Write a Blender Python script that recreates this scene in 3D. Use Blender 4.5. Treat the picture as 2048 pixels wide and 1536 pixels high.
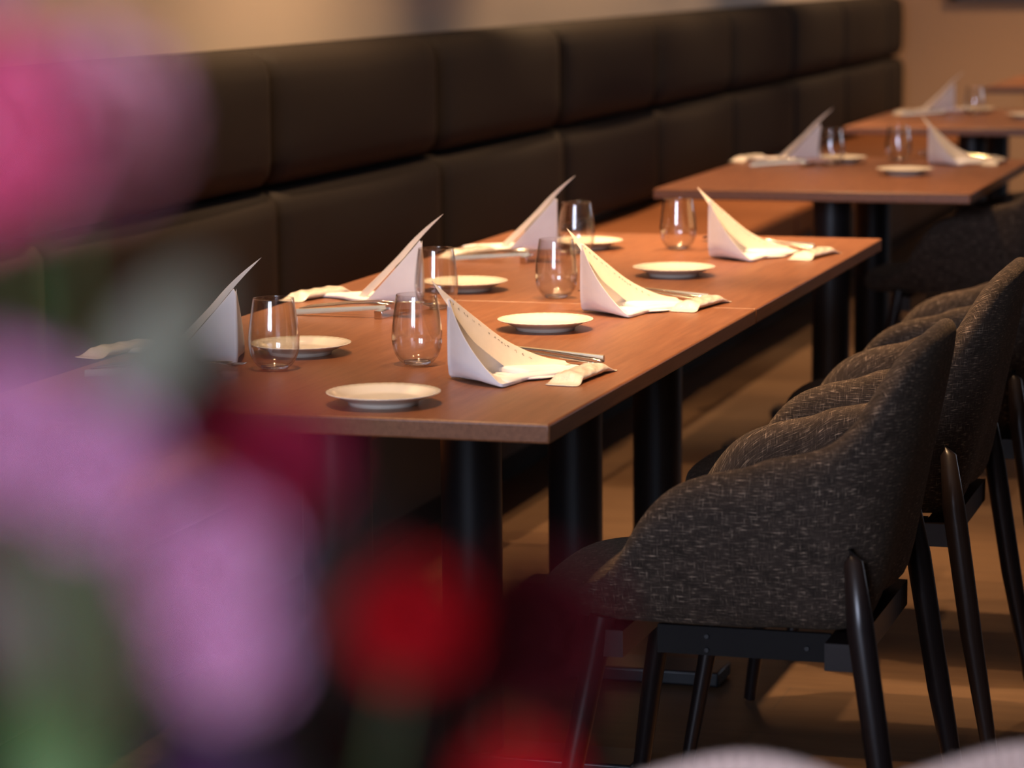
import bpy, bmesh, math, random
from mathutils import Vector, Matrix
PI = math.pi
random.seed(7)
SC = bpy.context.scene
COL = SC.collection
for o in list(bpy.data.objects): bpy.data.objects.remove(o)

# ------------------------------------------------------------------ camera
yaw, pitch, roll = math.radians(16.89), math.radians(8.397), math.radians(-0.418)
fwd = Vector((-math.sin(yaw)*math.cos(pitch), math.cos(yaw)*math.cos(pitch), -math.sin(pitch)))
rgt = Vector((math.cos(yaw), math.sin(yaw), 0)); upv = rgt.cross(fwd)
r2 = rgt*math.cos(roll)+upv*math.sin(roll); u2 = upv*math.cos(roll)-rgt*math.sin(roll)
cd = bpy.data.cameras.new('camera'); cam = bpy.data.objects.new('camera', cd); COL.objects.link(cam)
M = Matrix((r2, u2, -fwd)).transposed().to_4x4(); M.translation = Vector((0.961, -3.32, 1.26))
cam.matrix_world = M
cd.sensor_width = 36; cd.lens = 5770.7/2048*36
cd.clip_start = 0.05; cd.clip_end = 60
cd.dof.use_dof = True; cd.dof.focus_distance = 4.15; cd.dof.aperture_fstop = 5.0
SC.camera = cam

# ------------------------------------------------------------------ world, exposure, big lights
w = bpy.data.worlds.new('world'); SC.world = w; w.use_nodes = True
w.node_tree.nodes['Background'].inputs[0].default_value = (0.55, 0.68, 1.0, 1)
w.node_tree.nodes['Background'].inputs[1].default_value = 0.3
SC.view_settings.view_transform = 'Standard'; SC.view_settings.look = 'None'
SC.view_settings.exposure = 0.0; SC.view_settings.gamma = 1
def area(name, loc, rot, sx, sy, e, c):
    l = bpy.data.lights.new(name, 'AREA'); l.shape = 'RECTANGLE'; l.size = sx; l.size_y = sy; l.energy = e; l.color = c
    o = bpy.data.objects.new(name, l); o.location = loc; o.rotation_euler = rot; COL.objects.link(o); return o
# daylight entering the two tall windows in the wall behind the camera
WINX = [(-1.25, -0.25), (0.1, 0.9)]
for a, b in WINX:
    area('window_daylight', ((a+b)/2, -6.6, 2.2), (PI/2, 0, 0), b-a, 1.7, 155, (0.68, 0.76, 1.0))
# daylight through the side window far down the right wall
area('window_daylight', (4.35, 8.6, 1.9), (0, PI/2, 0), 1.8, 2.6, 38, (0.78, 0.84, 1.0))
WARM = (1.0, 0.61, 0.31)
def spot(loc, e, ang=70, tgt=None, blend=.6, size=.03, c=WARM):
    l = bpy.data.lights.new('downlight_lamp', 'SPOT'); l.energy = e; l.spot_size = math.radians(ang); l.spot_blend = blend
    l.shadow_soft_size = size; l.color = c
    o = bpy.data.objects.new('downlight_lamp', l); o.location = loc
    if tgt: o.rotation_euler = (Vector(tgt)-Vector(loc)).to_track_quat('-Z', 'Y').to_euler()
    COL.objects.link(o); return o
LAMPS = [  # position, energy, cone, aim
    ((-0.42, 0.15, 3.2), 212, 56, (-0.40, 0.25, 0.7)),
    ((-0.42, 1.75, 3.2), 238, 56, (-0.42, 1.80, 0.7)),
    ((-0.62, 3.10, 3.2), 240, 60, (-0.80, 3.10, 0.5)),
    ((-0.42, 4.40, 3.2), 215, 60, (-0.42, 4.40, 0.7)),
    ((-0.55, 7.00, 3.2), 230, 60, (-0.55, 7.00, 0.7)),
    ((-0.60, 9.40, 3.2), 290, 75, (-0.70, 9.60, 0.7)),
    ((-1.22, 2.20, 3.2), 420, 72, (-1.42, 2.1, 1.2)),
    ((-1.22, 5.50, 3.2), 460, 66, (-1.42, 5.5, 1.2)),
    ((0.10, 0.90, 3.2), 430, 34, (0.12, 0.9, 0.6)),  # added fill for the near chair arms, no known fitting
    ((0.10, 2.30, 3.2), 430, 34, (0.12, 2.2, 0.6)),  # second added fill, warms the farther chair arms
    ((0.60, 9.80, 3.2), 180, 90, (0.0, 11.2, 1.2)),
]
for p_, e_, a_, t_ in LAMPS: spot((p_[0], p_[1], 3.17), e_, a_, t_)

# ------------------------------------------------------------------ helpers
def tag(o, label=None, cat=None, group=None, kind=None):
    if label: o['label'] = label
    if cat: o['category'] = cat
    if group: o['group'] = group
    if kind: o['kind'] = kind
    return o
def empty(name, loc, rz=0):
    o = bpy.data.objects.new(name, None); o.location = loc; o.rotation_euler = (0, 0, rz); o.empty_display_size = .05
    COL.objects.link(o); return o
def obj(name, bm, mat, parent=None, smooth=True, mods=(), angle=None):
    me = bpy.data.meshes.new(name); bmesh.ops.recalc_face_normals(bm, faces=bm.faces); bm.to_mesh(me); bm.free()
    if smooth:
        for p in me.polygons: p.use_smooth = True
    me.materials.append(mat)
    o = bpy.data.objects.new(name, me); COL.objects.link(o)
    if parent: o.parent = parent
    if smooth and angle is not None: me.set_sharp_from_angle(angle=math.radians(angle))
    for m in mods:
        if m[0] == 'SUB':
            k = o.modifiers.new('s', 'SUBSURF'); k.levels = m[1]; k.render_levels = m[1]
        if m[0] == 'BEV':
            k = o.modifiers.new('b', 'BEVEL'); k.width = m[1]; k.segments = m[2]; k.limit_method = 'ANGLE'; k.angle_limit = math.radians(40)
        if m[0] == 'SOL':
            k = o.modifiers.new('t', 'SOLIDIFY'); k.thickness = m[1]; k.offset = m[2] if len(m) > 2 else 0
    return o
def kids(o): return [c for c in bpy.data.objects if c.parent == o]
def copy_tree(o, parent=None):
    c = o.copy(); COL.objects.link(c); c.parent = parent
    for ch in kids(o): copy_tree(ch, c)
    return c
def box(bm, x0, x1, y0, y1, z0, z1):
    v = [bm.verts.new(p) for p in ((x0,y0,z0),(x1,y0,z0),(x1,y1,z0),(x0,y1,z0),(x0,y0,z1),(x1,y0,z1),(x1,y1,z1),(x0,y1,z1))]
    for f in ((0,3,2,1),(4,5,6,7),(0,1,5,4),(1,2,6,5),(2,3,7,6),(3,0,4,7)): bm.faces.new([v[i] for i in f])
def lathe(bm, prof, n=64, close=True, c=(0,0,0), fn=None):
    rings = []
    for r, z in prof:
        ring = []
        for i in range(n):
            a = 2*PI*i/n; rr, zz = (r, z) if fn is None else fn(r, z, a)
            ring.append(bm.verts.new((c[0]+rr*math.cos(a), c[1]+rr*math.sin(a), c[2]+zz)))
        rings.append(ring)
    for k in range(len(rings)-1):
        for i in range(n):
            j = (i+1) % n; bm.faces.new((rings[k][i], rings[k][j], rings[k+1][j], rings[k+1][i]))
    if close: bm.faces.new(rings[0][::-1]); bm.faces.new(rings[-1])
    return rings
def loft(bm, rings, cap=True, closed=True):
    vs = [[bm.verts.new(p) for p in r] for r in rings]; n = len(vs[0])
    for k in range(len(vs)-1):
        for i in range(n if closed else n-1):
            j = (i+1) % n; bm.faces.new((vs[k][i], vs[k][j], vs[k+1][j], vs[k+1][i]))
    if cap and closed: bm.faces.new(vs[0][::-1]); bm.faces.new(vs[-1])
    return vs
def tube(bm, pts, rads, n=16):
    pts = [Vector(p) for p in pts]; rings = []
    ref = Vector((0, 0, 1))
    for i, p in enumerate(pts):
        d = (pts[min(i+1, len(pts)-1)]-pts[max(i-1, 0)]).normalized()
        a = d.cross(ref if abs(d.dot(ref)) < .95 else Vector((0, 1, 0))).normalized(); b = a.cross(d)
        rings.append([p+(a*math.cos(2*PI*k/n)+b*math.sin(2*PI*k/n))*rads[i] for k in range(n)])
    loft(bm, rings)
def bez(a, b, c, t): return a*(1-t)**2+b*2*t*(1-t)+c*t*t
def lerp_tab(tab, x):
    if x <= tab[0][0]: return tab[0][1]
    for (x0, y0), (x1, y1) in zip(tab, tab[1:]):
        if x <= x1:
            t = (x-x0)/(x1-x0); return y0+(y1-y0)*t
    return tab[-1][1]

# ------------------------------------------------------------------ materials
def mat(name, base, rough=.5, metal=0, spec=.5, **kw):
    m = bpy.data.materials.new(name); m.use_nodes = True; b = m.node_tree.nodes['Principled BSDF']
    b.inputs['Base Color'].default_value = (*base, 1); b.inputs['Roughness'].default_value = rough
    b.inputs['Metallic'].default_value = metal; b.inputs['Specular IOR Level'].default_value = spec
    for k, v in kw.items(): b.inputs[k.replace('_', ' ')].default_value = v
    return m, m.node_tree, b
def noise(nt, vec, scale, detail=4, rough=.6):
    n = nt.nodes.new('ShaderNodeTexNoise'); n.inputs['Scale'].default_value = scale; n.inputs['Detail'].default_value = detail
    n.inputs['Roughness'].default_value = rough; nt.links.new(vec, n.inputs['Vector']); return n.outputs['Fac']
def mapping(nt, src, sc):
    m = nt.nodes.new('ShaderNodeMapping'); m.inputs['Scale'].default_value = sc; nt.links.new(src, m.inputs['Vector']); return m.outputs[0]
def ramp(nt, fac, stops):
    r = nt.nodes.new('ShaderNodeValToRGB'); e = r.color_ramp.elements
    e[0].position, e[0].color = stops[0][0], (*stops[0][1], 1); e[1].position, e[1].color = stops[-1][0], (*stops[-1][1], 1)
    for p, c in stops[1:-1]:
        k = e.new(p); k.color = (*c, 1)
    nt.links.new(fac, r.inputs[0]); return r.outputs[0]
def coord(nt, which='Object'):
    return nt.nodes.new('ShaderNodeTexCoord').outputs[which]
def bump(nt, b, h, s, d=.001):
    k = nt.nodes.new('ShaderNodeBump'); k.inputs['Strength'].default_value = s; k.inputs['Distance'].default_value = d
    nt.links.new(h, k.inputs['Height']); nt.links.new(k.outputs[0], b.inputs['Normal'])
def mathn(nt, op, a, b=None):
    k = nt.nodes.new('ShaderNodeMath'); k.operation = op
    for i, s in enumerate((a, b)):
        if s is None: continue
        if isinstance(s, (int, float)): k.inputs[i].default_value = s
        else: nt.links.new(s, k.inputs[i])
    return k.outputs[0]

def wood(name, c0, c1, c2, rough, sc):
    m, nt, b = mat(name, c1, rough, spec=.45)
    v = mapping(nt, coord(nt), sc); f = noise(nt, v, 6, 6, .65)
    nt.links.new(ramp(nt, f, [(.25, c0), (.5, c1), (.75, c2)]), b.inputs['Base Color'])
    bump(nt, b, f, .12, .0006); return m
M_TABLE = wood('table_laminate', (.155,.055,.023), (.222,.086,.037), (.275,.113,.052), .36, (22, 1.3, 22))
M_FLOOR, nt, b = mat('floor_wood', (.16,.1,.06), .5, spec=.3)
br = nt.nodes.new('ShaderNodeTexBrick'); nt.links.new(mapping(nt, coord(nt), (1, 1, 1)), br.inputs['Vector'])
br.inputs['Scale'].default_value = 1; br.inputs['Brick Width'].default_value = 1.2; br.inputs['Row Height'].default_value = .15
br.inputs['Mortar Size'].default_value = .002; br.inputs['Color1'].default_value = (.085,.048,.025,1); br.inputs['Color2'].default_value = (.112,.066,.035,1); br.inputs['Mortar'].default_value = (.08,.05,.03,1)
f = noise(nt, mapping(nt, coord(nt), (1.5, 14, 1)), 3, 6)
mx = nt.nodes.new('ShaderNodeMix'); mx.data_type = 'RGBA'; mx.blend_type = 'MULTIPLY'; mx.inputs[0].default_value = .6
nt.links.new(br.outputs['Color'], mx.inputs[6]); nt.links.new(ramp(nt, f, [(.3,(.6,.55,.5)),(.7,(1.2,1.2,1.2))]), mx.inputs[7]); nt.links.new(mx.outputs[2], b.inputs['Base Color'])
M_WALL, nt, b = mat('wall_paint', (.62,.53,.44), .8, spec=.2)
f = noise(nt, coord(nt), 60, 3); bump(nt, b, f, .1, .002)
M_WALLF, nt, b = mat('far_wall_paper', (.42,.27,.165), .75, spec=.2)
f = noise(nt, coord(nt), 40, 3); bump(nt, b, f, .1, .002)
M_CEIL, nt, b = mat('ceiling_paint', (.55,.5,.44), .9)
nt.links.new(ramp(nt, noise(nt, coord(nt), 8, 2), [(.3,(.52,.47,.41)),(.7,(.57,.52,.46))]), b.inputs['Base Color'])
def leather(name, a, c, rough):
    m, nt, b = mat(name, a, rough, spec=.2)
    f = noise(nt, coord(nt), 260, 3); nt.links.new(ramp(nt, f, [(.3, a), (.7, c)]), b.inputs['Base Color']); bump(nt, b, f, .15, .0006); return m
M_BACK = leather('dark_brown_upholstery', (.013,.0100,.0085), (.018,.014,.012), .75)
M_SEAT = leather('tan_leather', (.185,.068,.027), (.235,.09,.036), .5)
def plain(name, c, rough, metal=0, spec=.5, v=.06, sc=40, **kw):
    m, nt, b = mat(name, c, rough, metal, spec, **kw)
    f = noise(nt, coord(nt), sc, 3)
    nt.links.new(ramp(nt, f, [(.3, tuple(x*(1-v) for x in c)), (.7, tuple(x*(1+v) for x in c))]), b.inputs['Base Color']); return m
M_BLACK = plain('black_powder_coat', (.010,.011,.013), .38)
M_DARK = plain('dark_recess', (.03,.02,.016), .6)
M_LEG = plain('dark_stained_wood', (.012,.008,.008), .30, sc=90)
M_BRACK = plain('dark_steel', (.009,.008,.008), .7, 0, .15)
M_PLATE = plain('cream_porcelain', (.86,.80,.68), .14, spec=.6, v=.01)
M_STEEL = plain('polished_steel', (.72,.69,.64), .10, 1, v=.02)
M_KNIFE = plain('satin_steel', (.60,.53,.37), .36, .65, v=.03)
M_NAP, nt, b = mat('white_linen', (.86,.84,.84), .85, spec=.2, Sheen_Weight=.15)
f = noise(nt, coord(nt), 900, 2); bump(nt, b, f, .25, .0006)
nt.links.new(ramp(nt, noise(nt, coord(nt), 18, 3), [(.3,(.82,.80,.80)),(.7,(.90,.88,.87))]), b.inputs['Base Color'])
b.inputs['Subsurface Weight'].default_value = 0.0
M_MENU = plain('menu_paper', (.84,.74,.61), .6, v=.03, sc=60)
M_INK = plain('ink', (.10,.07,.05), .7)
M_PACK, nt, b = mat('crinkled_wrapper', (.80,.74,.64), .22, spec=.6, Coat_Weight=.5)
f = noise(nt, coord(nt), 95, 5); bump(nt, b, f, .8, .004)
M_GLASS, nt, b = mat('clear_glass', (1,1,1), 0.0)
nt.nodes.remove(b); tr = nt.nodes.new('ShaderNodeBsdfTransparent'); tr.inputs[0].default_value = (.985,.985,.98,1)
gl = nt.nodes.new('ShaderNodeBsdfGlossy'); gl.inputs['Roughness'].default_value = .07
ge = nt.nodes.new('ShaderNodeNewGeometry'); dt = nt.nodes.new('ShaderNodeVectorMath'); dt.operation = 'DOT_PRODUCT'
nt.links.new(ge.outputs['Normal'], dt.inputs[0]); nt.links.new(ge.outputs['Incoming'], dt.inputs[1])
om = mathn(nt, 'SUBTRACT', 1.0, mathn(nt, 'ABSOLUTE', dt.outputs['Value'])); fz = mathn(nt, 'ADD', mathn(nt, 'MULTIPLY', mathn(nt, 'POWER', om, 2.7), .92), .07)
ms = nt.nodes.new('ShaderNodeMixShader')
nt.links.new(fz, ms.inputs[0]); nt.links.new(tr.outputs[0], ms.inputs[1]); nt.links.new(gl.outputs[0], ms.inputs[2])
nt.links.new(ms.outputs[0], nt.nodes['Material Output'].inputs[0])
SC.cycles.transparent_max_bounces = 32
M_GLASSB, nt, b = mat('solid_glass', (1,1,1), 0.06); b.inputs['Transmission Weight'].default_value = 1; b.inputs['IOR'].default_value = 1.5
# woven chair fabric: uv in metres
M_FAB, nt, b = mat('tweed_fabric', (.05,.04,.035), .9, spec=.2, Sheen_Weight=.05)
b.inputs['Sheen Tint'].default_value = (1,.75,.5,1)
uv = coord(nt, 'UV')
h1 = noise(nt, mapping(nt, uv, (60, 560, 1)), 1, 2, .5); v1 = noise(nt, mapping(nt, uv, (560, 60, 1)), 1, 2, .5)
h2 = mathn(nt, 'POWER', mathn(nt, 'MULTIPLY', h1, 1.47), 12); v2 = mathn(nt, 'POWER', mathn(nt, 'MULTIPLY', v1, 1.43), 12)
brk = noise(nt, mapping(nt, uv, (420, 420, 1)), 1, 1); fl = mathn(nt, 'MULTIPLY', mathn(nt, 'ADD', h2, mathn(nt, 'MULTIPLY', v2, .6)), brk)
big = noise(nt, mapping(nt, uv, (25, 40, 1)), 1, 3)
base = ramp(nt, big, [(.3,(.017,.012,.009)),(.7,(.036,.025,.019))])
def wave(axis, sc):
    k = nt.nodes.new('ShaderNodeTexWave'); k.wave_type = 'BANDS'; k.bands_direction = axis; k.inputs['Scale'].default_value = sc
    k.inputs['Distortion'].default_value = 1.2; k.inputs['Detail Scale'].default_value = 3; nt.links.new(uv, k.inputs['Vector']); return k.outputs['Fac']
wv_ = mathn(nt, 'MULTIPLY', wave('X', 170), wave('Y', 170)); mg = nt.nodes.new('ShaderNodeMix'); mg.data_type = 'RGBA'; mg.blend_type = 'MULTIPLY'; mg.inputs[0].default_value = 1
nt.links.new(base, mg.inputs[6]); nt.links.new(ramp(nt, wv_, [(0.0,(.55,.55,.55)),(.7,(2.1,2.1,2.1))]), mg.inputs[7]); base = mg.outputs[2]
mx = nt.nodes.new('ShaderNodeMix'); mx.data_type = 'RGBA'; mx.clamp_factor = True
nt.links.new(fl, mx.inputs[0]); nt.links.new(base, mx.inputs[6]); mx.inputs[7].default_value = (.34,.25,.18,1)
nt.links.new(mx.outputs[2], b.inputs['Base Color']); bump(nt, b, mathn(nt, 'ADD', h1, v1), .5, .0015)
def petalmat(name, c, c2=None):
    m, nt, b = mat(name, c, .6, spec=.3); b.inputs['Subsurface Weight'].default_value = .15; b.inputs['Subsurface Scale'].default_value = .01
    c2 = c2 or tuple(x*.7 for x in c)
    nt.links.new(ramp(nt, noise(nt, coord(nt), 55, 3), [(.35, c2), (.65, c)]), b.inputs['Base Color']); return m
M_GREEN = petalmat('leaf_green', (.10,.19,.06)); M_STEM = petalmat('stem_green', (.08,.13,.04))
M_PALE = petalmat('pale_sage_leaf', (.21,.20,.14))
M_PINK = petalmat('pink_petal', (.93,.24,.42), (.9,.14,.32)); M_MAUVE = petalmat('mauve_petal', (.80,.38,.58), (.68,.28,.48))
M_MAGENTA = petalmat('crimson_petal', (.55,.03,.10), (.40,.01,.05)); M_RED = petalmat('red_petal', (.80,.008,.02), (.45,.005,.012))
M_BLUSHP = petalmat('blush_petal', (.78,.36,.42), (.70,.28,.36)); M_PURPLE = petalmat('purple_petal', (.10,.03,.12)); M_MAROON = petalmat('maroon_petal', (.12,.006,.012), (.06,.004,.008)); M_DLEAF = petalmat('darkening_leaf', (.012,.009,.006), (.007,.005,.004)); M_OLIVE = petalmat('olive_leaf', (.05,.036,.02)); M_CER = plain('white_ceramic', (.75,.72,.68), .3)  # near-black leaf colour serves the leaves added as darkness
M_CLOTH = plain('tablecloth_linen', (.75,.70,.66), .9, v=.03)
M_FRAME = plain('dark_frame', (.04,.03,.025), .4); M_CANVAS = plain('plain_print', (.40,.34,.28), .8, sc=5, v=.2)
M_PANEL = wood('dark_panelling', (.03,.018,.012), (.04,.025,.017), (.05,.032,.022), .5, (2, 2, .6))
M_BLUSH = plain('blush_linen', (.60,.44,.38), .9, v=.03)
M_TRIM = plain('white_trim', (.7,.68,.64), .5)
M_LENS, nt, b = mat('lamp_lens', (1,.9,.7), .4); b.inputs['Emission Color'].default_value = (1,.7,.4,1); b.inputs['Emission Strength'].default_value = 6

# ------------------------------------------------------------------ setting
def struct(name, bm, m, **kw): return tag(obj(name, bm, m, smooth=False, **kw), kind='structure')
RX0, RX1, RY0, RY1, RH = -1.50, 4.2, -6.5, 11.2, 3.20
bm = bmesh.new(); box(bm, RX0-.1, RX1+.1, RY0-.1, RY1+.1, -.1, 0); struct('floor', bm, M_FLOOR)
bm = bmesh.new(); box(bm, RX0-.1, RX1+.1, RY0-.1, RY1+.1, RH, RH+.1); struct('ceiling', bm, M_CEIL)
bm = bmesh.new(); box(bm, RX0-.1, RX0, RY0-.1, RY1+.1, 0, RH); struct('wall_left', bm, M_WALL)
bm = bmesh.new(); 
for c in ((RY0-.1, 7.3, 0, RH), (9.9, RY1+.1, 0, RH), (7.3, 9.9, 0, 1.0), (7.3, 9.9, 2.8, RH)): box(bm, RX1, RX1+.1, *c)
struct('wall_right', bm, M_PANEL)
bm = bmesh.new()
for c in ((7.3, 7.34, 1, 2.8), (9.86, 9.9, 1, 2.8), (7.3, 9.9, 1, 1.04), (7.3, 9.9, 2.76, 2.8), (8.58, 8.62, 1, 2.8)): box(bm, RX1+.02, RX1+.07, *c)
struct('window_3', bm, M_FRAME)
bm = bmesh.new(); box(bm, RX0, RX1, RY1, RY1+.1, 0, RH); struct('wall_far', bm, M_WALLF)
bm = bmesh.new()
xs = [RX0] + [v for p in WINX for v in p] + [RX1]
for i in range(0, len(xs), 2): box(bm, xs[i], xs[i+1], RY0-.1, RY0, 0, RH)
for a, b_ in WINX: box(bm, a, b_, RY0-.1, RY0, 0, 1.35); box(bm, a, b_, RY0-.1, RY0, 3.05, RH)
struct('wall_near', bm, M_WALL)
for i, (a, b_) in enumerate(WINX):
    bm = bmesh.new(); t = .04
    for c in ((a, a+t, 1.35, 3.05), (b_-t, b_, 1.35, 3.05), (a, b_, 1.35, 1.39), (a, b_, 3.01, 3.05), (a, b_, 1.9, 1.94), ((a+b_)/2-.02, (a+b_)/2+.02, 1.35, 3.05)):
        box(bm, c[0], c[1], RY0-.07, RY0-.02, c[2], c[3])
    struct('window_%d' % (i+1), bm, M_FRAME)
bm = bmesh.new(); box(bm, RX0, RX1, RY1-.012, RY1, 0, .08); struct('baseboard_far', bm, M_FRAME)

# recessed downlights; the two over the chairs are added to warm the fabric
for i, (p_, e_, a_, t_) in enumerate(LAMPS):
    where = ['above the near end of the long table', 'above the middle of the long table', 'above the gap behind the long table', 'above the single table behind the long one',
             'above the third table', 'above the farthest table', 'beside the left wall, nearer one', 'beside the left wall, farther one', 'above the nearest chairs, added to warm their arms', 'above the farthest of the row of chairs, added to warm its arms', 'in front of the far wall', 'above the aisle right of the chairs'][i]
    d = empty('downlight', (p_[0], p_[1], RH)); tag(d, 'round recessed warm downlight in the ceiling '+where, 'ceiling light', 'recessed downlights')
    bm = bmesh.new(); lathe(bm, [(.036,-.001),(.036,-.004),(.055,-.006),(.058,-.001)], 32, False); obj('trim_ring', bm, M_TRIM, d)
    bm = bmesh.new(); lathe(bm, [(.037,-.001),(.037,-.0015)], 32); obj('lens', bm, M_LENS, d)

# ------------------------------------------------------------------ banquette
bq = empty('banquette', (-1.42, 4.0, 0)); tag(bq, 'long dark brown upholstered banquette with two rows of padded back panels along the left wall', 'banquette')
def L(p): return (p[0]+1.42, p[1]-4.0, p[2])
def pad(y0, y1, z0, z1, x0, x1, puff):
    """upholstered panel facing +X, rounded on all four edges, slightly domed"""
    bm = bmesh.new(); ny, nz = 14, 10; rows = []
    for i in range(ny+1):
        a = -1+2*i/ny; a = math.copysign(1-(1-abs(a))**1.7, a); row = []
        for j in range(nz+1):
            c = -1+2*j/nz; c = math.copysign(1-(1-abs(c))**1.7, c)
            dy = (1-abs(a))*(y1-y0)/2; dz = (1-abs(c))*(z1-z0)/2; R = puff
            e = lambda d: 0 if d >= R else R-math.sqrt(max(0, R*R-(R-d)**2))
            x = x1-max(e(dy), 0)*.75-max(e(dz), 0)+.012*(1-a*a)*(1-c*c)
            row.append(bm.verts.new(L((max(x, x0), (y0+y1)/2+a*(y1-y0)/2, (z0+z1)/2+c*(z1-z0)/2))))
        rows.append(row)
    for i in range(ny):
        for j in range(nz): bm.faces.new((rows[i][j], rows[i+1][j], rows[i+1][j+1], rows[i][j+1]))
    bd = [rows[i][0] for i in range(ny+1)]+[rows[ny][j] for j in range(1, nz+1)]+[rows[i][nz] for i in range(ny-1, -1, -1)]+[rows[0][j] for j in range(nz-1, 0, -1)]
    bk = []
    for v in bd: bk.append(bm.verts.new((L((x0, 0, 0))[0], v.co.y, v.co.z)))
    for i in range(len(bd)):
        j = (i+1) % len(bd); bm.faces.new((bd[i], bd[j], bk[j], bk[i]))
    bm.faces.new(bk); return bm
SEAM0, PW, YB0, YB1 = 2.54, 1.14, -2.09, 10.98
ys = [SEAM0+PW*k for k in range(-4, 8)]
ys = [y for y in ys if y < YB1-.1]+[YB1]
for y0, y1 in zip(ys, ys[1:]):
    obj('back_panel', pad(y0+.002, y1-.002, .765, 1.065, -1.495, -1.345, .055), M_BACK, bq)
    obj('back_panel', pad(y0+.002, y1-.002, .47, .762, -1.495, -1.34, .04), M_BACK, bq)
    bm = bmesh.new(); box(bm, L((-1.44,0,0))[0], L((-.88,0,0))[0], y0+.002-4, y1-.002-4, .34, .445)
    obj('seat_cushion', bm, M_SEAT, bq, mods=[('BEV', .025, 4)], angle=40)
bm = bmesh.new(); box(bm, -.07, .36, ys[0]-4, YB1-4, .06, .34); obj('base', bm, M_DARK, bq, smooth=False)
bm = bmesh.new(); box(bm, -.07, .352, ys[0]-4, YB1-4, 0, .06); obj('plinth', bm, M_BRACK, bq, smooth=False)

# ------------------------------------------------------------------ tables
ZT = .70; TW = .774
def make_table(w, l, h=ZT):
    t = empty('dining_table', (0, 0, 0))
    bm = bmesh.new(); box(bm, -w, 0, 0, l, h-.025, h); obj('tabletop', bm, M_TABLE, t, mods=[('BEV', .0032, 3)], angle=30)
    for y in (l*.25, l*.75):
        bm = bmesh.new(); lathe(bm, [(.048, .03), (.048, h-.031)], 32, c=(-w/2, y, 0)); p = obj('column', bm, M_BLACK, t, angle=40)
        bm = bmesh.new(); box(bm, -w/2-.16, -w/2+.16, y-.05, y+.05, h-.031, h-.025); obj('top_bracket', bm, M_BLACK, t, smooth=False)
        bm = bmesh.new(); box(bm, -w/2-.27, -w/2+.27, y-.05, y+.05, .004, .03); obj('foot', bm, M_BLACK, t, mods=[('BEV', .004, 2)], angle=30)
    return t
t0 = make_table(TW, 1.198)
tabs = [(0, 0, 'wood-topped table in the foreground, nearest of the row, its front edge toward the camera'),
        (0, 1.2, 'wood-topped table butted against the far end of the nearest table'),
        (.022, 3.52, 'wood-topped table standing alone behind the joined pair'),
        (.01, 6.15, 'blurred wood-topped table third back, with black column under its front'),
        (.08, 9.1, 'small blurred wood-topped table farthest back by the far wall')]
for i, (x, y, lab) in enumerate(tabs):
    o = t0 if i == 0 else copy_tree(t0)
    o.location = (x, y, 0); tag(o, lab, 'table', 'wood-topped dining tables')

# ------------------------------------------------------------------ chairs
HT = [(-.045,.452),(-.01,.466),(.03,.482),(.048,.51),(.066,.548),(.09,.582),(.12,.607),(.16,.622),(.221,.635),(.27,.648),(.31,.668)]
def chair_shell():
    bm = bmesh.new(); uvl = bm.loops.layers.uv.new('UVMap')
    path = []  # (x, y, nx, ny, h, back)
    W = .232; xc = .235; xb = .436
    N1 = 16
    for i in range(N1):
        x = -.045+(xc+.045)*i/N1
        wv = W-.03*max(0, (.05-x)/.1)**1.2
        path.append((x, -wv, 0, -1, lerp_tab(HT, x), 0))
    NC = 16
    for i in range(NC+1):
        a = PI/2*i/NC; ca, sa = math.cos(a), math.sin(a); e = .68
        x = xc+(xb-xc)*sa**e; y = -W*max(ca, 0)**(e*.95) if ca > 1e-6 else 0
        nx, ny = sa, -ca; hh = lerp_tab([(0,.645),(.2,.662),(.35,.69),(.5,.735),(.65,.772),(.8,.789),(1,.795)], i/NC)
        path.append((x, y, nx, ny, hh, i/NC))
    full = path+[(p[0], -p[1], p[2], -p[3], p[4], p[5]) for p in path[-2::-1]]
    dist = [0]
    for a, b in zip(full, full[1:]): dist.append(dist[-1]+math.hypot(a[0]-b[0], a[1]-b[1]))
    rings = []; vv = []
    Z0 = .418
    for (x, y, nx, ny, h, bk) in full:
        H = h-Z0; k = min(1, H/.12); th = .042*min(1, .5+H/.2)
        sec = [(-.062, .002), (-.022, .0), (-.006, .014*k), (-.000, .045*k), (0, H*.45+.02*k), (.001, H*.7), (0, H-.028*k), (-.005, H-.010*k), (-.016*k, H-.001), (-.028*k, H-.003), (-th+.002, H-.016*k), (-th, H*.75), (-th-.002, H*.5), (-th-.006, H*.25), (-.062, .012)]
        ring = []; lean = .24*bk
        side = 1-bk
        for o, z in sec:
            xx = x+nx*o+lean*(z-.36)*1.0; yy = y+ny*o-(.035*side)*max(0, (.12-z)/.12)*ny*1
            ring.append((xx, yy, Z0+z))
        rings.append(ring)
    vs = loft(bm, rings)
    bm.verts.index_update(); vi = {}
    for i, r in enumerate(vs):
        acc = 0; prev = None
        for j, v in enumerate(r):
            if prev is not None: acc += (v.co-prev).length
            prev = v.co.copy(); vi[v] = (dist[i], acc, j)
    for f in bm.faces:
        js = [vi[l.vert][2] for l in f.loops]; wrap = max(js)-min(js) > 5
        for l in f.loops:
            d, a, j = vi[l.vert]; l[uvl].uv = (d, a+(.6 if wrap and j == 0 else 0))
    return bm
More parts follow.
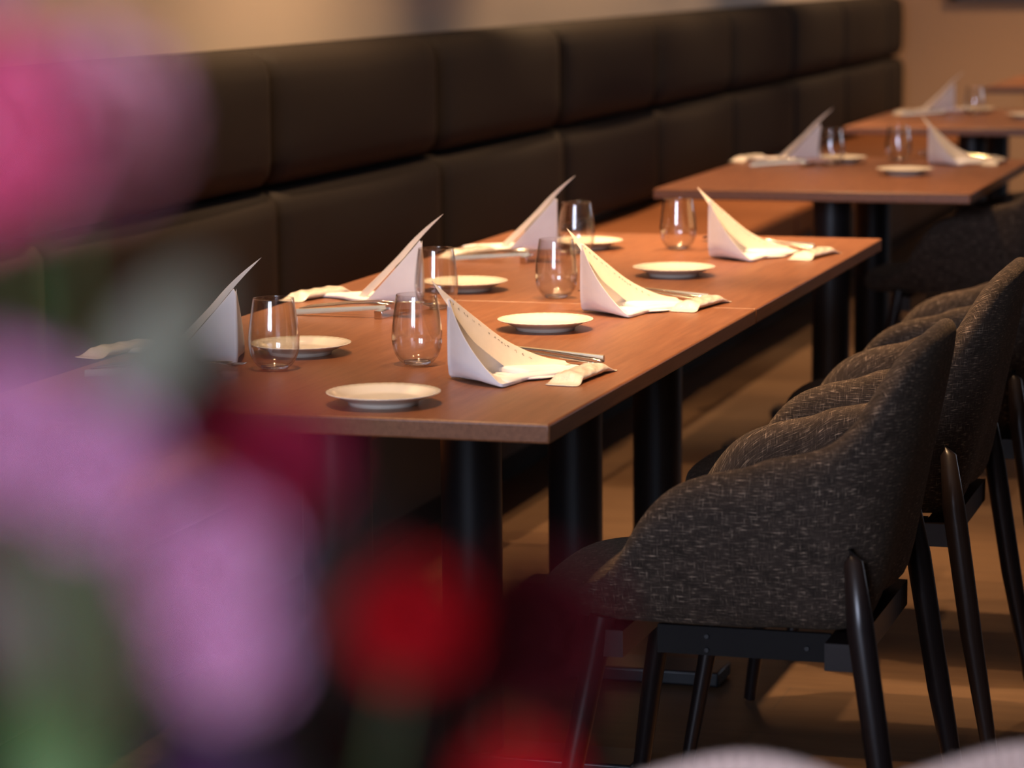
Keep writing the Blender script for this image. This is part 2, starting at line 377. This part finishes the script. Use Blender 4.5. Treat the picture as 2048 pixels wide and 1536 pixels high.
def slab(x0, x1, hw, z0, z1, dome):
    bm = bmesh.new(); uvl = bm.loops.layers.uv.new('UVMap'); n = 40; rings = []
    cx = (x0+x1)/2; rx = (x1-x0)/2
    for s, z in ((.0, z0), (.9, z0), (.975, z0+.006), (1, z0+.018), (1, z1-.018), (.975, z1-.005), (.9, z1), (.5, z1+dome*.7), (0, z1+dome)):
        ring = []
        for i in range(n):
            a = 2*PI*i/n; c, s_ = math.cos(a), math.sin(a); e = .55
            ring.append((cx+rx*s*math.copysign(abs(c)**e, c), hw*s*math.copysign(abs(s_)**e, s_), z))
        rings.append(ring)
    loft(bm, rings, cap=False); bmesh.ops.remove_doubles(bm, verts=bm.verts, dist=1e-6)
    for f in bm.faces:
        for l in f.loops: l[uvl].uv = (l.vert.co.x+l.vert.co.z*.3, l.vert.co.y+l.vert.co.z)
    return bm
def make_chair():
    c = empty('dining_chair', (0, 0, 0))
    obj('backrest', chair_shell(), M_FAB, c, mods=[('SUB', 1)])
    obj('seat', slab(-.09, .325, .190, .415, .462, .012), M_FAB, c, mods=[('SUB', 1)])
    for s in (-1, 1):
        bm = bmesh.new(); tube(bm, [(.02, s*.185, .425), (-.012, s*.205, .25), (-.05, s*.235, .004)], [.017, .015, .010]); obj('leg', bm, M_LEG, c, angle=50)
        bm = bmesh.new(); tube(bm, [(.345, s*.216, .535), (.349, s*.222, .52), (.360, s*.229, .44), (.39, s*.238, .25), (.435, s*.252, .004)], [.004, .012, .0175, .0165, .010]); obj('leg', bm, M_LEG, c, angle=50)
        bm = bmesh.new(); box(bm, .085, .31, s*.155-.004, s*.155+.004, .375, .412); o = obj('side_bracket', bm, M_BRACK, c, smooth=False)
        for x, z in ((.15, .40), (.15, .382), (.28, .392)):
            bm = bmesh.new(); tube(bm, [(x, s*.158, z), (x, s*.162, z)], [.004, .003], 10); obj('screw', bm, M_BLACK, o, smooth=False)
    for x in (.03, .33):
        bm = bmesh.new(); box(bm, x-.02, x+.02, -.20, .20, .375, .41); obj('seat_frame', bm, M_LEG, c, smooth=False)
    return c
ch = make_chair()
chairs = [(0, .36, 0, 'dark tweed armchair nearest the camera at the right side of the long table'),
          (0, 1.16, 0, 'dark tweed armchair in the middle of the row along the long table'),
          (0, 1.96, 0, 'dark tweed armchair farthest along the long table, partly behind the other two'),
          (-.22, 4.05, 0, 'shadowed dark armchair pushed under the single table behind the long one')]
for i, (x, y, r, lab) in enumerate(chairs):
    o = ch if i == 0 else copy_tree(ch)
    o.location = (x, y, 0); o.rotation_euler.z = r; tag(o, lab, 'chair', 'tweed dining armchairs')

# ------------------------------------------------------------------ tableware prototypes
def place(lst, proto, name_labels, cat, group):
    pass
def make_plate():
    bm = bmesh.new()
    prof = [(0,.0045),(.030,.0045),(.040,.0035),(.042,0),(.0445,0),(.0455,.004),(.050,.0065),(.062,.0118),(.0722,.0152),(.0733,.0160),(.0724,.0167),(.0650,.0145),(.054,.0102),(.049,.0078),(.044,.0068),(.020,.0064),(0,.0064)]
    def fl(r, z, a):
        k = max(0, (r-.05)/.023); return r+.00022*k*math.cos(40*a), z+.00013*k*math.cos(40*a)
    lathe(bm, prof, 216, False, fn=fl); bmesh.ops.remove_doubles(bm, verts=bm.verts, dist=1e-6); return obj('side_plate', bm, M_PLATE)
def make_glass():
    g = empty('water_glass', (0, 0, 0))
    outer = [(.019,.0012),(.024,.0045),(.0300,.0125),(.0340,.0225),(.0357,.034),(.0356,.045),(.0343,.059),(.0322,.075),(.0300,.089),(.0286,.0985)]
    inner = [(.0281,.0992),(.0276,.0975),(.0290,.088),(.0312,.074),(.0333,.058),(.0346,.045),(.0347,.034),(.0330,.0235),(.0290,.0145),(.0235,.0080),(.019,.0062)]
    bm = bmesh.new(); lathe(bm, outer+inner, 72, False); obj('bowl', bm, M_GLASS, g, mods=[('SUB', 1)])
    bm = bmesh.new(); lathe(bm, [(0,.0012),(.010,.0010),(.0140,0),(.0165,.0002),(.0190,.0014),(.0192,.0040),(.0188,.0060),(.012,.0050),(0,.0046)], 48, False)
    bmesh.ops.remove_doubles(bm, verts=bm.verts, dist=1e-6); obj('base', bm, M_GLASSB, g, mods=[('SUB', 1)])
    return g
def make_packet():
    bm = bmesh.new(); rings = []; L_ = .165
    for i in range(25):
        t = i/24; x = -L_/2+L_*t; e = min(t, 1-t)
        h = .0010 if e < .10 else .0010+.0065*min(1, (e-.10)/.10)**.7
        w_ = .0235 if e < .10 else .0235-.003*min(1, (e-.10)/.1); ring = []
        for k in range(20):
            a = 2*PI*k/20; j = 1+.10*math.sin(5*a+9*t*PI)+random.uniform(-.05, .05)
            ring.append((x+random.uniform(-.0008,.0008)*(e < .02), w_*math.copysign(abs(math.cos(a))**.8, math.cos(a)), max(0.0004, h*(1+math.sin(a))*(j if e > .1 else 1))))
        rings.append(ring)
    loft(bm, rings); return obj('towel_packet', bm, M_PACK, mods=[('SUB', 1)])
def tz(x):  # cutlery height along its length: bowl end on the rest (x=0), handle tip on the table (x=.18)
    return lerp_tab([(-.05,.0155),(-.02,.0142),(0,.0150),(.03,.0185),(.07,.0165),(.12,.011),(.15,.0075),(.165,.003)], x)
def handle_sec(bm, x0, x1, tab, n=20, thick=.0022, y=0):
    rings = []
    for i in range(n+1):
        x = x0+(x1-x0)*i/n; w_ = lerp_tab(tab, x); z = tz(x)
        rings.append([(x, y-w_, z+.0003), (x, y-w_*.6, z+thick), (x, y+w_*.6, z+thick), (x, y+w_, z+.0003), (x, y+w_*.6, z-thick*.2), (x, y-w_*.6, z-thick*.2)])
    loft(bm, rings)
def make_spoon():
    bm = bmesh.new(); handle_sec(bm, -.006, .160, [(-.006,.003),(.01,.0022),(.09,.003),(.14,.0055),(.158,.006),(.16,.004)])
    nu, nv = 14, 14; vs = []
    for i in range(nu+1):
        u = i/nu; x = -.056+.054*u; w_ = .0200*math.sin(PI*min(1, max(.02, u**.85)))**.6; row = []
        for j in range(nv+1):
            v = -1+2*j/nv; z = tz(x)+.0070-.0090*(1-v*v)*math.sin(PI*max(.0, min(1, u)))
            row.append(bm.verts.new((x, w_*v, z)))
        vs.append(row)
    for i in range(nu):
        for j in range(nv): bm.faces.new((vs[i][j], vs[i+1][j], vs[i+1][j+1], vs[i][j+1]))
    return obj('spoon', bm, M_STEEL, mods=[('SOL', .0012), ('SUB', 1)])
def make_fork():
    bm = bmesh.new(); handle_sec(bm, -.012, .160, [(-.012,.006),(.0,.003),(.01,.0022),(.09,.003),(.14,.0055),(.158,.006),(.16,.004)])
    rings = []
    for i in range(7):
        x = -.024+.013*i/6; w_ = .0095-.003*(i/6)**2; z = tz(x)+.001
        rings.append([(x, -w_, z), (x, -w_, z+.0015), (x, w_, z+.0015), (x, w_, z)])
    loft(bm, rings)
    for k in range(4):
        y = (-1.5+k)*.0052; rings = []
        for i in range(9):
            x = -.058+.036*i/8; z = tz(x)+.001+.004*((i-3)/8.)**2-.001; w_ = .0009+.0006*min(1, i/3)
            rings.append([(x, y-w_, z), (x, y-w_, z+.0014), (x, y+w_, z+.0014), (x, y+w_, z)])
        loft(bm, rings)
    return obj('fork', bm, M_STEEL, mods=[('SUB', 1)])
def make_knife():
    k = empty('table_knife', (0, 0, 0))
    bm = bmesh.new(); rings = []
    for i in range(13):
        x = .0+.150*i/12; z = .0137-(.0125)*i/12*1.0; w_ = .0032+.0012*i/12; h = .0060+.0028*i/12
        rings.append([(x, -w_, z), (x, -w_*1.05, z+h*.5), (x, -w_*.8, z+h), (x, w_*.8, z+h), (x, w_*1.05, z+h*.5), (x, w_, z)])
    loft(bm, rings); obj('handle', bm, M_KNIFE, k, angle=40)
    bm = bmesh.new(); rings = []
    for i in range(9):
        x = -.072+.074*i/8; z = .0135+.0002*(8-i); h = .011*min(1, .35+i/4)*(1 if i < 7 else .7)
        rings.append([(x, -.0006, z), (x, -.0009, z+h), (x, .0009, z+h), (x, .0006, z)])
    loft(bm, rings); obj('blade', bm, M_STEEL, k, angle=40)
    return k
def make_rest():
    bm = bmesh.new(); box(bm, -.007, .007, -.055, .055, 0, .013); return obj('cutlery_rest', bm, M_STEEL, mods=[('BEV', .0008, 2)], angle=30)

# ---- napkin: sail-like fold. A = upright corner; N = foot of the near wall; F = foot of the far wall
def make_napkin(N, F, T, H, bow=.012, seed=0, kN=1.03):
    rnd = random.Random(seed); bm = bmesh.new()
    N = Vector((N[0], N[1], 0)); F = Vector((F[0], F[1], 0)); T = Vector((T[0], T[1], 0)); up = Vector((0, 0, 1))
    pn = Vector((N.y, -N.x, 0)).normalized(); pn = pn if pn.dot(F) < 0 else -pn
    pf = Vector((F.y, -F.x, 0)).normalized(); pf = pf if pf.dot(N) < 0 else -pf
    rings = []; n = 22
    for i in range(n+1):
        t = i/n; te = .0+t
        bN = N*te+pn*bow*math.sin(PI*te); bF = F*te+pf*bow*.4*math.sin(PI*te)
        hN = max(.006, H*((1-te)**kN)); hF = max(.006, H*((1-te)**1.25))
        A1 = bN*(1-.10*(1-te))+up*hN; A2 = bF*(1-.1*(1-te))+up*hF
        if i == 0: A1 = pn*.0015+up*H; A2 = pf*.0015+up*H; bN = pn*.004; bF = pf*.004
        mid = (A1+A2)/2; hz = (hN+hF)/2; c = Vector((mid.x, mid.y, 0))*1.0+up*(hz*max(-1.0, 1-te*4.5))
        sec = [bN, bN.lerp(A1, .35), bN.lerp(A1, .75), bN.lerp(A1, .96), A1]
        for k in (.12, 1, 2, 3, 4, 5, 6, 7, 7.88):
            q = bez(A1, c, A2, k/8); q.z = max(q.z, .0045); sec.append(q)
        sec += [A2, A2.lerp(bF, .04), A2.lerp(bF, .35), A2.lerp(bF, .7), bF]
        rings.append(sec)
    loft(bm, rings)
    # folded hems lying flat at the open side
    def tongue(a, b, w0, w1, z0, h, ph=0):
        a = Vector(a); b = Vector(b); d = (b-a).normalized(); s = Vector((-d.y, d.x, 0)); rr = []
        for i in range(15):
            t = i/14; e = max(.05, math.sqrt(max(0, 1-max(0, (t-.86)/.14)**2))); w_ = (w0+(w1-w0)*t)*e
            p = a.lerp(b, t)+s*.006*math.sin(2.2*t*PI+ph); hh = h*(.7+.3*math.sin(3*t+ph))*max(.35, e); zb = z0*(1-t*.85)
            rr.append([p+s*w_*math.copysign(abs(math.cos(q))**.7, math.cos(q))+up*max(.0003, zb+hh*.5+hh*.5*math.copysign(abs(math.sin(q))**.8, math.sin(q))) for q in [2*PI*k/16 for k in range(16)]])
        loft(bm, rr)
    m = (N+F)/2
    e1 = N.lerp(T, .06)
    tongue(N*.80+F*.08, N.lerp(T, .88)+(T-F)*.1, .012, .016, .001, .009, .3)
    tongue(m*.75, T, .030, .019, .004, .011, 1.4)
    tongue(m*.62+N*.1, m.lerp(T, .62), .040, .030, .0008, .007, 2.2)
    return obj('folded_napkin', bm, M_NAP, mods=[('SUB', 1)])
def make_menu(top, wv, marks=False):
    """tall paper strip tucked in the fold; top = polyline of its upper edge, wv = vector across the sheet"""
    root = None
    pts = [Vector(p) for p in top]; wv = Vector(wv); bm = bmesh.new(); rows = []; n = 24
    def cr(t):
        x = t*(len(pts)-1); i = min(int(x), len(pts)-2); u = x-i
        p0, p1, p2, p3 = pts[max(i-1, 0)], pts[i], pts[i+1], pts[min(i+2, len(pts)-1)]
        return .5*((2*p1)+(p2-p0)*u+(2*p0-5*p1+4*p2-p3)*u*u+(3*p1-p0-3*p2+p3)*u**3)
    for i in range(n+1):
        t = i/n; p = cr(t); k = min(1, (t/.34)**1.25)*.995+.005; row = []
        for j in range(7):
            q = p+wv*(j/6)*k; q.z = max(q.z, .008); row.append(bm.verts.new(q))
        rows.append(row)
    for i in range(n):
        for j in range(6): bm.faces.new((rows[i][j], rows[i+1][j], rows[i+1][j+1], rows[i][j+1]))
    o = obj('menu_card', bm, M_MENU, mods=[('SOL', .0005, 0), ('SUB', 1)])
    if marks:
        bm = bmesh.new(); rnd = random.Random(3)
        nrm = ((cr(.5)-cr(.45)).cross(wv)).normalized()
        if nrm.y > 0: nrm = -nrm
        t = .20
        while t < .74:
            if rnd.random() < .75:
                for _ in range(3):
                    tt = t+rnd.uniform(-.006, .006); p = cr(tt)+wv*(.20+rnd.uniform(-.03, .03)); d = (cr(tt+.01)-cr(tt)).normalized()
                    a = d*rnd.uniform(.0004, .0012)+wv.normalized()*rnd.uniform(-.001, .001); b_ = wv.normalized()*.00035
                    p = p+nrm*.0007
                    q = [bm.verts.new(p-a-b_), bm.verts.new(p+a-b_), bm.verts.new(p+a+b_), bm.verts.new(p-a+b_)]; bm.faces.new(q)
            t += .021
        obj('printed_text', bm, M_INK, o, smooth=False, mods=[('SOL', .0001)])
    return o

PL = make_plate(); GL = make_glass(); PK = make_packet(); SP = make_spoon(); FK = make_fork(); KN = make_knife(); RS = make_rest()
NR = make_napkin((.100, -.070), (.125, .135), (.142, .150), .114, seed=1)
MR = make_menu([(-.022, -.004, .134), (.000, .006, .112), (.030, .034, .079), (.062, .068, .045), (.098, .108, .020), (.125, .138, .0105)], (.014, -.020, -.040), True)
NL = make_napkin((-.113, .028), (-.050, .150), (-.215, .120), .113, bow=.010, seed=2, kN=1.10)
ML = make_menu([(.034, .014, .152), (.006, .017, .132), (-.022, .020, .108), (-.052, .026, .078), (-.085, .034, .048), (-.120, .046, .018)], (-.026, .004, -.040))
used = set()
def put(proto, loc, rz, label, cat, group, rx=0):
    if proto.name in used: o = copy_tree(proto)
    else: o = proto; used.add(proto.name)
    o.location = loc; o.rotation_euler = (rx, 0, rz); tag(o, label, cat, group); return o
R = math.radians
rt = ['nearest', 'middle', 'farthest']
def setting_right(ax, ay, plate, glass, where, pk=(.172, .052), pr=85, rz=0, nr=0, cut=.05):
    if plate: put(PL, (*plate, ZT), 0, 'cream side plate at '+where, 'plate', 'side plates')
    if glass: put(GL, (*glass, ZT), 0, 'clear stemless water glass at '+where, 'glass', 'water glasses')
    put(NR, (ax, ay, ZT), R(nr), 'white folded standing napkin at '+where, 'napkin', 'folded napkins')
    put(MR, (ax, ay, ZT), R(nr), 'cream menu slip tucked in the napkin at '+where, 'menu', 'menu slips')
    put(PK, (ax+pk[0], ay+pk[1], ZT), R(pr), 'clear wrapped hand towel at '+where, 'hand towel', 'wrapped hand towels')
    cx, cy = ax+.012, ay+cut+.125
    put(RS, (cx, cy, ZT), R(-2), 'steel cutlery rest at '+where, 'cutlery rest', 'cutlery rests')
    put(KN, (cx, cy+.034, ZT), R(-2), 'knife with pale square handle at '+where, 'knife', 'table knives')
    put(SP, (cx, cy+.006, ZT), R(-3), 'steel spoon at '+where, 'spoon', 'spoons')
    put(FK, (cx, cy-.026, ZT), R(-2), 'steel fork at '+where, 'fork', 'forks')
def setting_left(ax, ay, plate, glass, where, pk=(-.215, .095), pr=72, nr=0):
    if plate: put(PL, (*plate, ZT), 0, 'cream side plate at '+where, 'plate', 'side plates')
    if glass: put(GL, (*glass, ZT), 0, 'clear stemless water glass at '+where, 'glass', 'water glasses')
    put(NL, (ax, ay, ZT), R(nr), 'white folded standing napkin at '+where, 'napkin', 'folded napkins')
    put(ML, (ax, ay, ZT), R(nr), 'cream menu slip tucked in the napkin at '+where, 'menu', 'menu slips')
    put(PK, (ax+pk[0], ay+pk[1], ZT), R(pr), 'clear wrapped hand towel at '+where, 'hand towel', 'wrapped hand towels')
    cx, cy = ax-.012, ay-.110
    put(RS, (cx, cy, ZT), R(-6), 'steel cutlery rest at '+where, 'cutlery rest', 'cutlery rests')
    put(KN, (cx, cy-.034, ZT), R(181), 'knife with pale square handle at '+where, 'knife', 'table knives')
    put(SP, (cx, cy-.006, ZT), R(178), 'steel spoon at '+where, 'spoon', 'spoons')
    put(FK, (cx, cy+.028, ZT), R(180), 'steel fork at '+where, 'fork', 'forks')
setting_right(-.238, .335, (-.250, .105), (-.324, .458), 'the nearest chair-side place')
setting_right(-.263, 1.093, (-.257, .869), (-.354, 1.269), 'the middle chair-side place of the long table', pk=(.170, .110), pr=80)
setting_right(-.253, 1.956, (-.244, 1.644), (-.346, 2.098), 'the farthest chair-side place of the long table', pk=(.190, .065), pr=78)
setting_left(-.562, .379, (-.523, .523), (-.502, .368), 'the nearest banquette-side place')
setting_left(-.530, 1.092, (-.538, 1.344), (-.501, 1.078), 'the middle banquette-side place of the long table')
setting_left(-.544, 1.937, (-.527, 2.08), (-.515, 1.972), 'the farthest banquette-side place of the long table', pk=(-.165, -.03))
setting_right(-.227, 4.484, (-.229, 4.103), (-.327, 4.60), 'the right place of the table behind')
setting_left(-.516, 4.447, (-.47, 4.50), (-.476, 4.396), 'the left place of the table behind')

setting_left(-.520, 7.00, (-.46, 7.10), (-.44, 6.95), 'the left place of the blurred third table', pk=(-.165, -.03))
setting_right(-.20, 7.10, (-.23, 6.75), (-.25, 7.16), 'the right place of the blurred third table')

# ------------------------------------------------------------------ picture on the far wall
pf = empty('picture', (-.55, RY1-.02, 1.404)); tag(pf, 'dark framed picture on the far wall, top right', 'picture')
bm = bmesh.new()
for c in ((-.6, .6, -.37, -.34), (-.6, .6, .34, .37), (-.6, -.57, -.37, .37), (.57, .6, -.37, .37)): box(bm, c[0], c[1], -.015, .02, c[2], c[3])
obj('frame', bm, M_FRAME, pf, smooth=False)
bm = bmesh.new(); box(bm, -.57, .57, .0, .015, -.34, .34); obj('print', bm, M_CANVAS, pf, smooth=False)

#FLOWERS
# ------------------------------------------------------------------ table close to the camera with the bouquet and fanned napkins
gt = empty('dining_table', (1.30, -3.05, 0)); tag(gt, 'cloth-covered table right in front of the camera carrying the bouquet', 'table')
bm = bmesh.new(); box(bm, -1.40, 0, 0, 1.36, .675, .698); obj('tabletop', bm, M_TABLE, gt, mods=[('BEV', .003, 2)], angle=30)
bm = bmesh.new(); lathe(bm, [(.05, .02), (.05, .675)], 32, c=(-.70, .68, 0)); obj('column', bm, M_BLACK, gt, angle=40)
bm = bmesh.new(); box(bm, -1.1, -.3, .62, .74, .0, .02); obj('foot', bm, M_BLACK, gt, smooth=False)
bm = bmesh.new(); box(bm, -1.405, .005, -.005, 1.365, .6985, .700)
def skirt(bm):
    pts = []
    for k in range(160):
        t = k/160*4; s = int(t); u = t-s
        c = [(-1.406, -.006), (.006, -.006), (.006, 1.366), (-1.406, 1.366)]; a, b_ = c[s], c[(s+1) % 4]
        pts.append((a[0]+(b_[0]-a[0])*u, a[1]+(b_[1]-a[1])*u))
    rings = []
    for z, d in ((.6995, 0), (.66, .006), (.58, .014), (.50, .02)):
        rings.append([(p[0]+(p[0]+.7)*d*.9*(1+.6*math.sin(k*.9)), p[1]+(p[1]-.68)*d*.9*(1+.6*math.cos(k*.8)), z) for k, p in enumerate(pts)])
    loft(bm, rings, cap=False)
skirt(bm); cl = obj('tablecloth', bm, M_CLOTH, None, angle=50); cl.location = (1.30, -3.05, 0)
tag(cl, 'pale tablecloth over the table nearest the camera', 'tablecloth')

def fan_napkin(loc, rz, R_, lab):
    bm = bmesh.new(); rows = []; n = 60
    for i in range(n+1):
        a = PI*(.20+.60*i/n); z = 0; zig = .009*(1 if i % 2 else -1)
        row = []
        for j in range(7):
            r = .012+(R_-.012)*j/6; wob = 1+.03*math.sin(a*5+1)
            row.append(bm.verts.new((r*wob*(1+.55*abs(math.cos(a)))*math.cos(a), zig*(j/6), .004+r*wob*math.sin(a))))
        rows.append(row)
    for i in range(n):
        for j in range(6): bm.faces.new((rows[i][j], rows[i+1][j], rows[i+1][j+1], rows[i][j+1]))
    o = obj('fanned_napkin', bm, M_BLUSH, mods=[('SOL', .003), ('SUB', 1)]); o.location = loc; o.rotation_euler.z = rz
    tag(o, lab, 'napkin', 'blurred fanned napkins'); return o
fan_napkin((.625, -1.815, .70), R(14), .122, 'blurred pale napkin fan at the bottom edge of the photo, left one')
fan_napkin((.770, -1.715, .70), R(17), .111, 'blurred pale napkin fan in the bottom right corner of the photo')

# vase (below the frame) and bouquet
VX, VY, VZ = .745, -2.845, .70
bm = bmesh.new(); lathe(bm, [(0,0),(.034,0),(.038,.006),(.042,.08),(.038,.17),(.026,.235),(.030,.262),(.027,.262),(.023,.235),(.035,.17),(.038,.08),(.030,.012),(0,.010)], 48, False)
bmesh.ops.remove_doubles(bm, verts=bm.verts, dist=1e-6); v = obj('vase', bm, M_CER); v.location = (VX, VY, VZ); tag(v, 'white ceramic vase holding the bouquet beside the camera', 'vase')
def petal(bm, base, out, upd, L_, W_, curl):
    side = out.cross(upd).normalized(); rows = []
    for i in range(9):
        t = i/8; w_ = W_*math.sin(PI*min(.97, .08+.86*t))**.7; row = []
        c = base+out*(L_*math.sin(t*curl)/curl)+upd*(L_*(1-math.cos(t*curl))/curl)
        for j in range(7):
            s = -1+2*j/6; row.append(bm.verts.new(c+side*w_*s+upd*(.25*W_*s*s)+out*(.002*math.sin(9*t+5*s))*t))
        rows.append(row)
    for i in range(8):
        for j in range(6): bm.faces.new((rows[i][j], rows[i+1][j], rows[i+1][j+1], rows[i][j+1]))
def bloom(c, axis, rad, m, label, layers=4, name='cut_flower', group='flowers of the bouquet', leaf=None, cat='flower'):
    c = Vector(c); ax = Vector(axis).normalized(); e = empty(name, tuple(c)); tag(e, label, cat, group)
    t1 = ax.cross(Vector((.3, .9, .2))).normalized(); t2 = ax.cross(t1)
    for k in range(layers):
        f = 1-k/(layers+.6); n = 5 if k < 2 else 4
        for q in range(n):
            a = 2*PI*q/n+k*.6; d = t1*math.cos(a)+t2*math.sin(a); tilt = .25+.85*k/layers
            out = (d*math.cos(tilt)+ax*math.sin(tilt)).normalized(); upd = (ax*math.cos(tilt)-d*math.sin(tilt)).normalized()
            bm = bmesh.new(); petal(bm, ax*(-.1*rad), out, upd, rad*(.55+.5*f), rad*.52*(.6+.4*f), 1.1)
            obj('petal', bm, m, e, mods=[('SOL', .0006), ('SUB', 1)])
    bm = bmesh.new(); foot = Vector((VX, VY, VZ+.06))-c; neck = Vector((VX+(c.x-VX)*.12, VY+(c.y-VY)*.12, VZ+.262))-c
    st = -ax*rad*.15; mid = st.lerp(neck, .5)-ax*.01
    P_ = [st]+[bez(st, st-ax*.03, neck, t) for t in (.2, .4, .6, .8, 1)]+[foot.lerp(neck, .5), foot]
    tube(bm, P_, [.0013]*len(P_), 8); obj('stem', bm, M_STEM, e)
    return e
def leaf(base, tip, W_, m, label, name='leaf_sprig'):
    base = Vector(base); tip = Vector(tip); e = empty(name, tuple(base)); tag(e, label, 'leaf', 'leaves of the bouquet')
    d = tip-base; s = d.cross(Vector((-.3, .95, .1))).normalized().cross(d).normalized()*0+d.cross(Vector((-.29, .95, -.15))).normalized()
    b_ = s.cross(d).normalized(); bm = bmesh.new(); rows = []
    for i in range(13):
        t = i/12; w_ = W_*math.sin(PI*min(.985, .03+.95*t))**.8
        rows.append([bm.verts.new(d*t+b_*(.012*math.sin(PI*t)+.15*abs(q)*w_)+s*w_*q) for q in (-1, -.5, 0, .5, 1)])
    for i in range(12):
        for j in range(4): bm.faces.new((rows[i][j], rows[i+1][j], rows[i+1][j+1], rows[i][j+1]))
    obj('blade', bm, m, e, mods=[('SOL', .0006), ('SUB', 1)])
    bm = bmesh.new(); neck = Vector((VX+(base.x-VX)*.15, VY+(base.y-VY)*.15, VZ+.262))-base
    tube(bm, [Vector((0, 0, 0)), neck, Vector((VX, VY, VZ+.06))-base], [.0012]*3, 8); obj('stem', bm, M_STEM, e)
leaf((.748, -2.756, 1.040), (.752, -2.744, 1.150), .017, M_DLEAF, 'dark leaf added to darken the area left of the bright red bloom')  # this and the next three leaves are added to darken the background
leaf((.757, -2.728, 1.040), (.759, -2.720, 1.138), .012, M_DLEAF, 'dark leaf added for darkness behind the bright red bloom')
leaf((.735, -2.790, 1.040), (.745, -2.770, 1.125), .016, M_DLEAF, 'dark leaf added to darken the gap behind the lowest mauve bloom')
leaf((.752, -2.800, 1.045), (.735, -2.802, 1.122), .020, M_DLEAF, 'dark leaf added low down to hide brightness between the green leaf and the mauve blooms')  # added to cover the lit bench and floor behind
TOC = Vector((.25, -.9, .25))
bloom((.728, -2.863, 1.228), TOC, .026, M_PINK, 'blurred bright pink bloom at the left edge of the photo', 5)
bloom((.7190, -2.812, 1.2260), TOC+Vector((.3, 0, .1)), .026, M_BLUSHP, 'small blurred pink bloom right of the large pink one', 3)
bloom((.7055, -2.822, 1.264), TOC, .018, M_MAUVE, 'blurred mauve bloom in the top left corner', 4)
bloom((.7340, -2.8716, 1.1790), TOC, .0185, M_MAUVE, 'mauve bloom at the left edge, below the bright pink one', 4)
bloom((.7500, -2.8690, 1.1720), TOC, .0170, M_MAUVE, 'mauve bloom in the middle of the diagonal mauve band', 4)
bloom((.7690, -2.8650, 1.1550), TOC, .0170, M_MAUVE, 'mauve bloom at the right end of the diagonal mauve band', 4)
bloom((.7725, -2.8672, 1.1415), TOC, .0140, M_MAUVE, 'lowest mauve bloom, above the purple one', 4)
bloom((.7500, -2.7860, 1.1590), TOC, .0190, M_MAGENTA, 'crimson bloom peeking out above the mauve band', 4)
bloom((.7205, -2.7703, 1.1690), TOC, .0250, M_MAROON, 'dark maroon bloom under the standing napkin at the left', 4)
bloom((.7698, -2.7649, 1.1235), TOC, .0180, M_RED, 'bright red bloom in the lower middle', 5)
bloom((.7850, -2.7250, 1.1120), TOC, .0260, M_MAROON, 'dark maroon bloom behind the bright red one', 4)
bloom((.7925, -2.7619, 1.0890), TOC, .0155, M_RED, 'red bloom cut by the bottom edge of the photo', 5)
bloom((.7626, -2.8527, 1.1130), TOC, .0130, M_PURPLE, 'small dark purple bloom at the bottom edge', 3)
leaf((.742, -2.872, 1.095), (.736, -2.876, 1.136), .008, M_GREEN, 'green leaf in the lower left corner')
leaf((.715, -2.800, 1.100), (.690, -2.790, 1.165), .022, M_OLIVE, 'broad olive leaf behind the green leaf at the left edge')
leaf((.712, -2.800, 1.165), (.742, -2.800, 1.200), .010, M_PALE, 'pale sage leaf between the pink and mauve blooms')
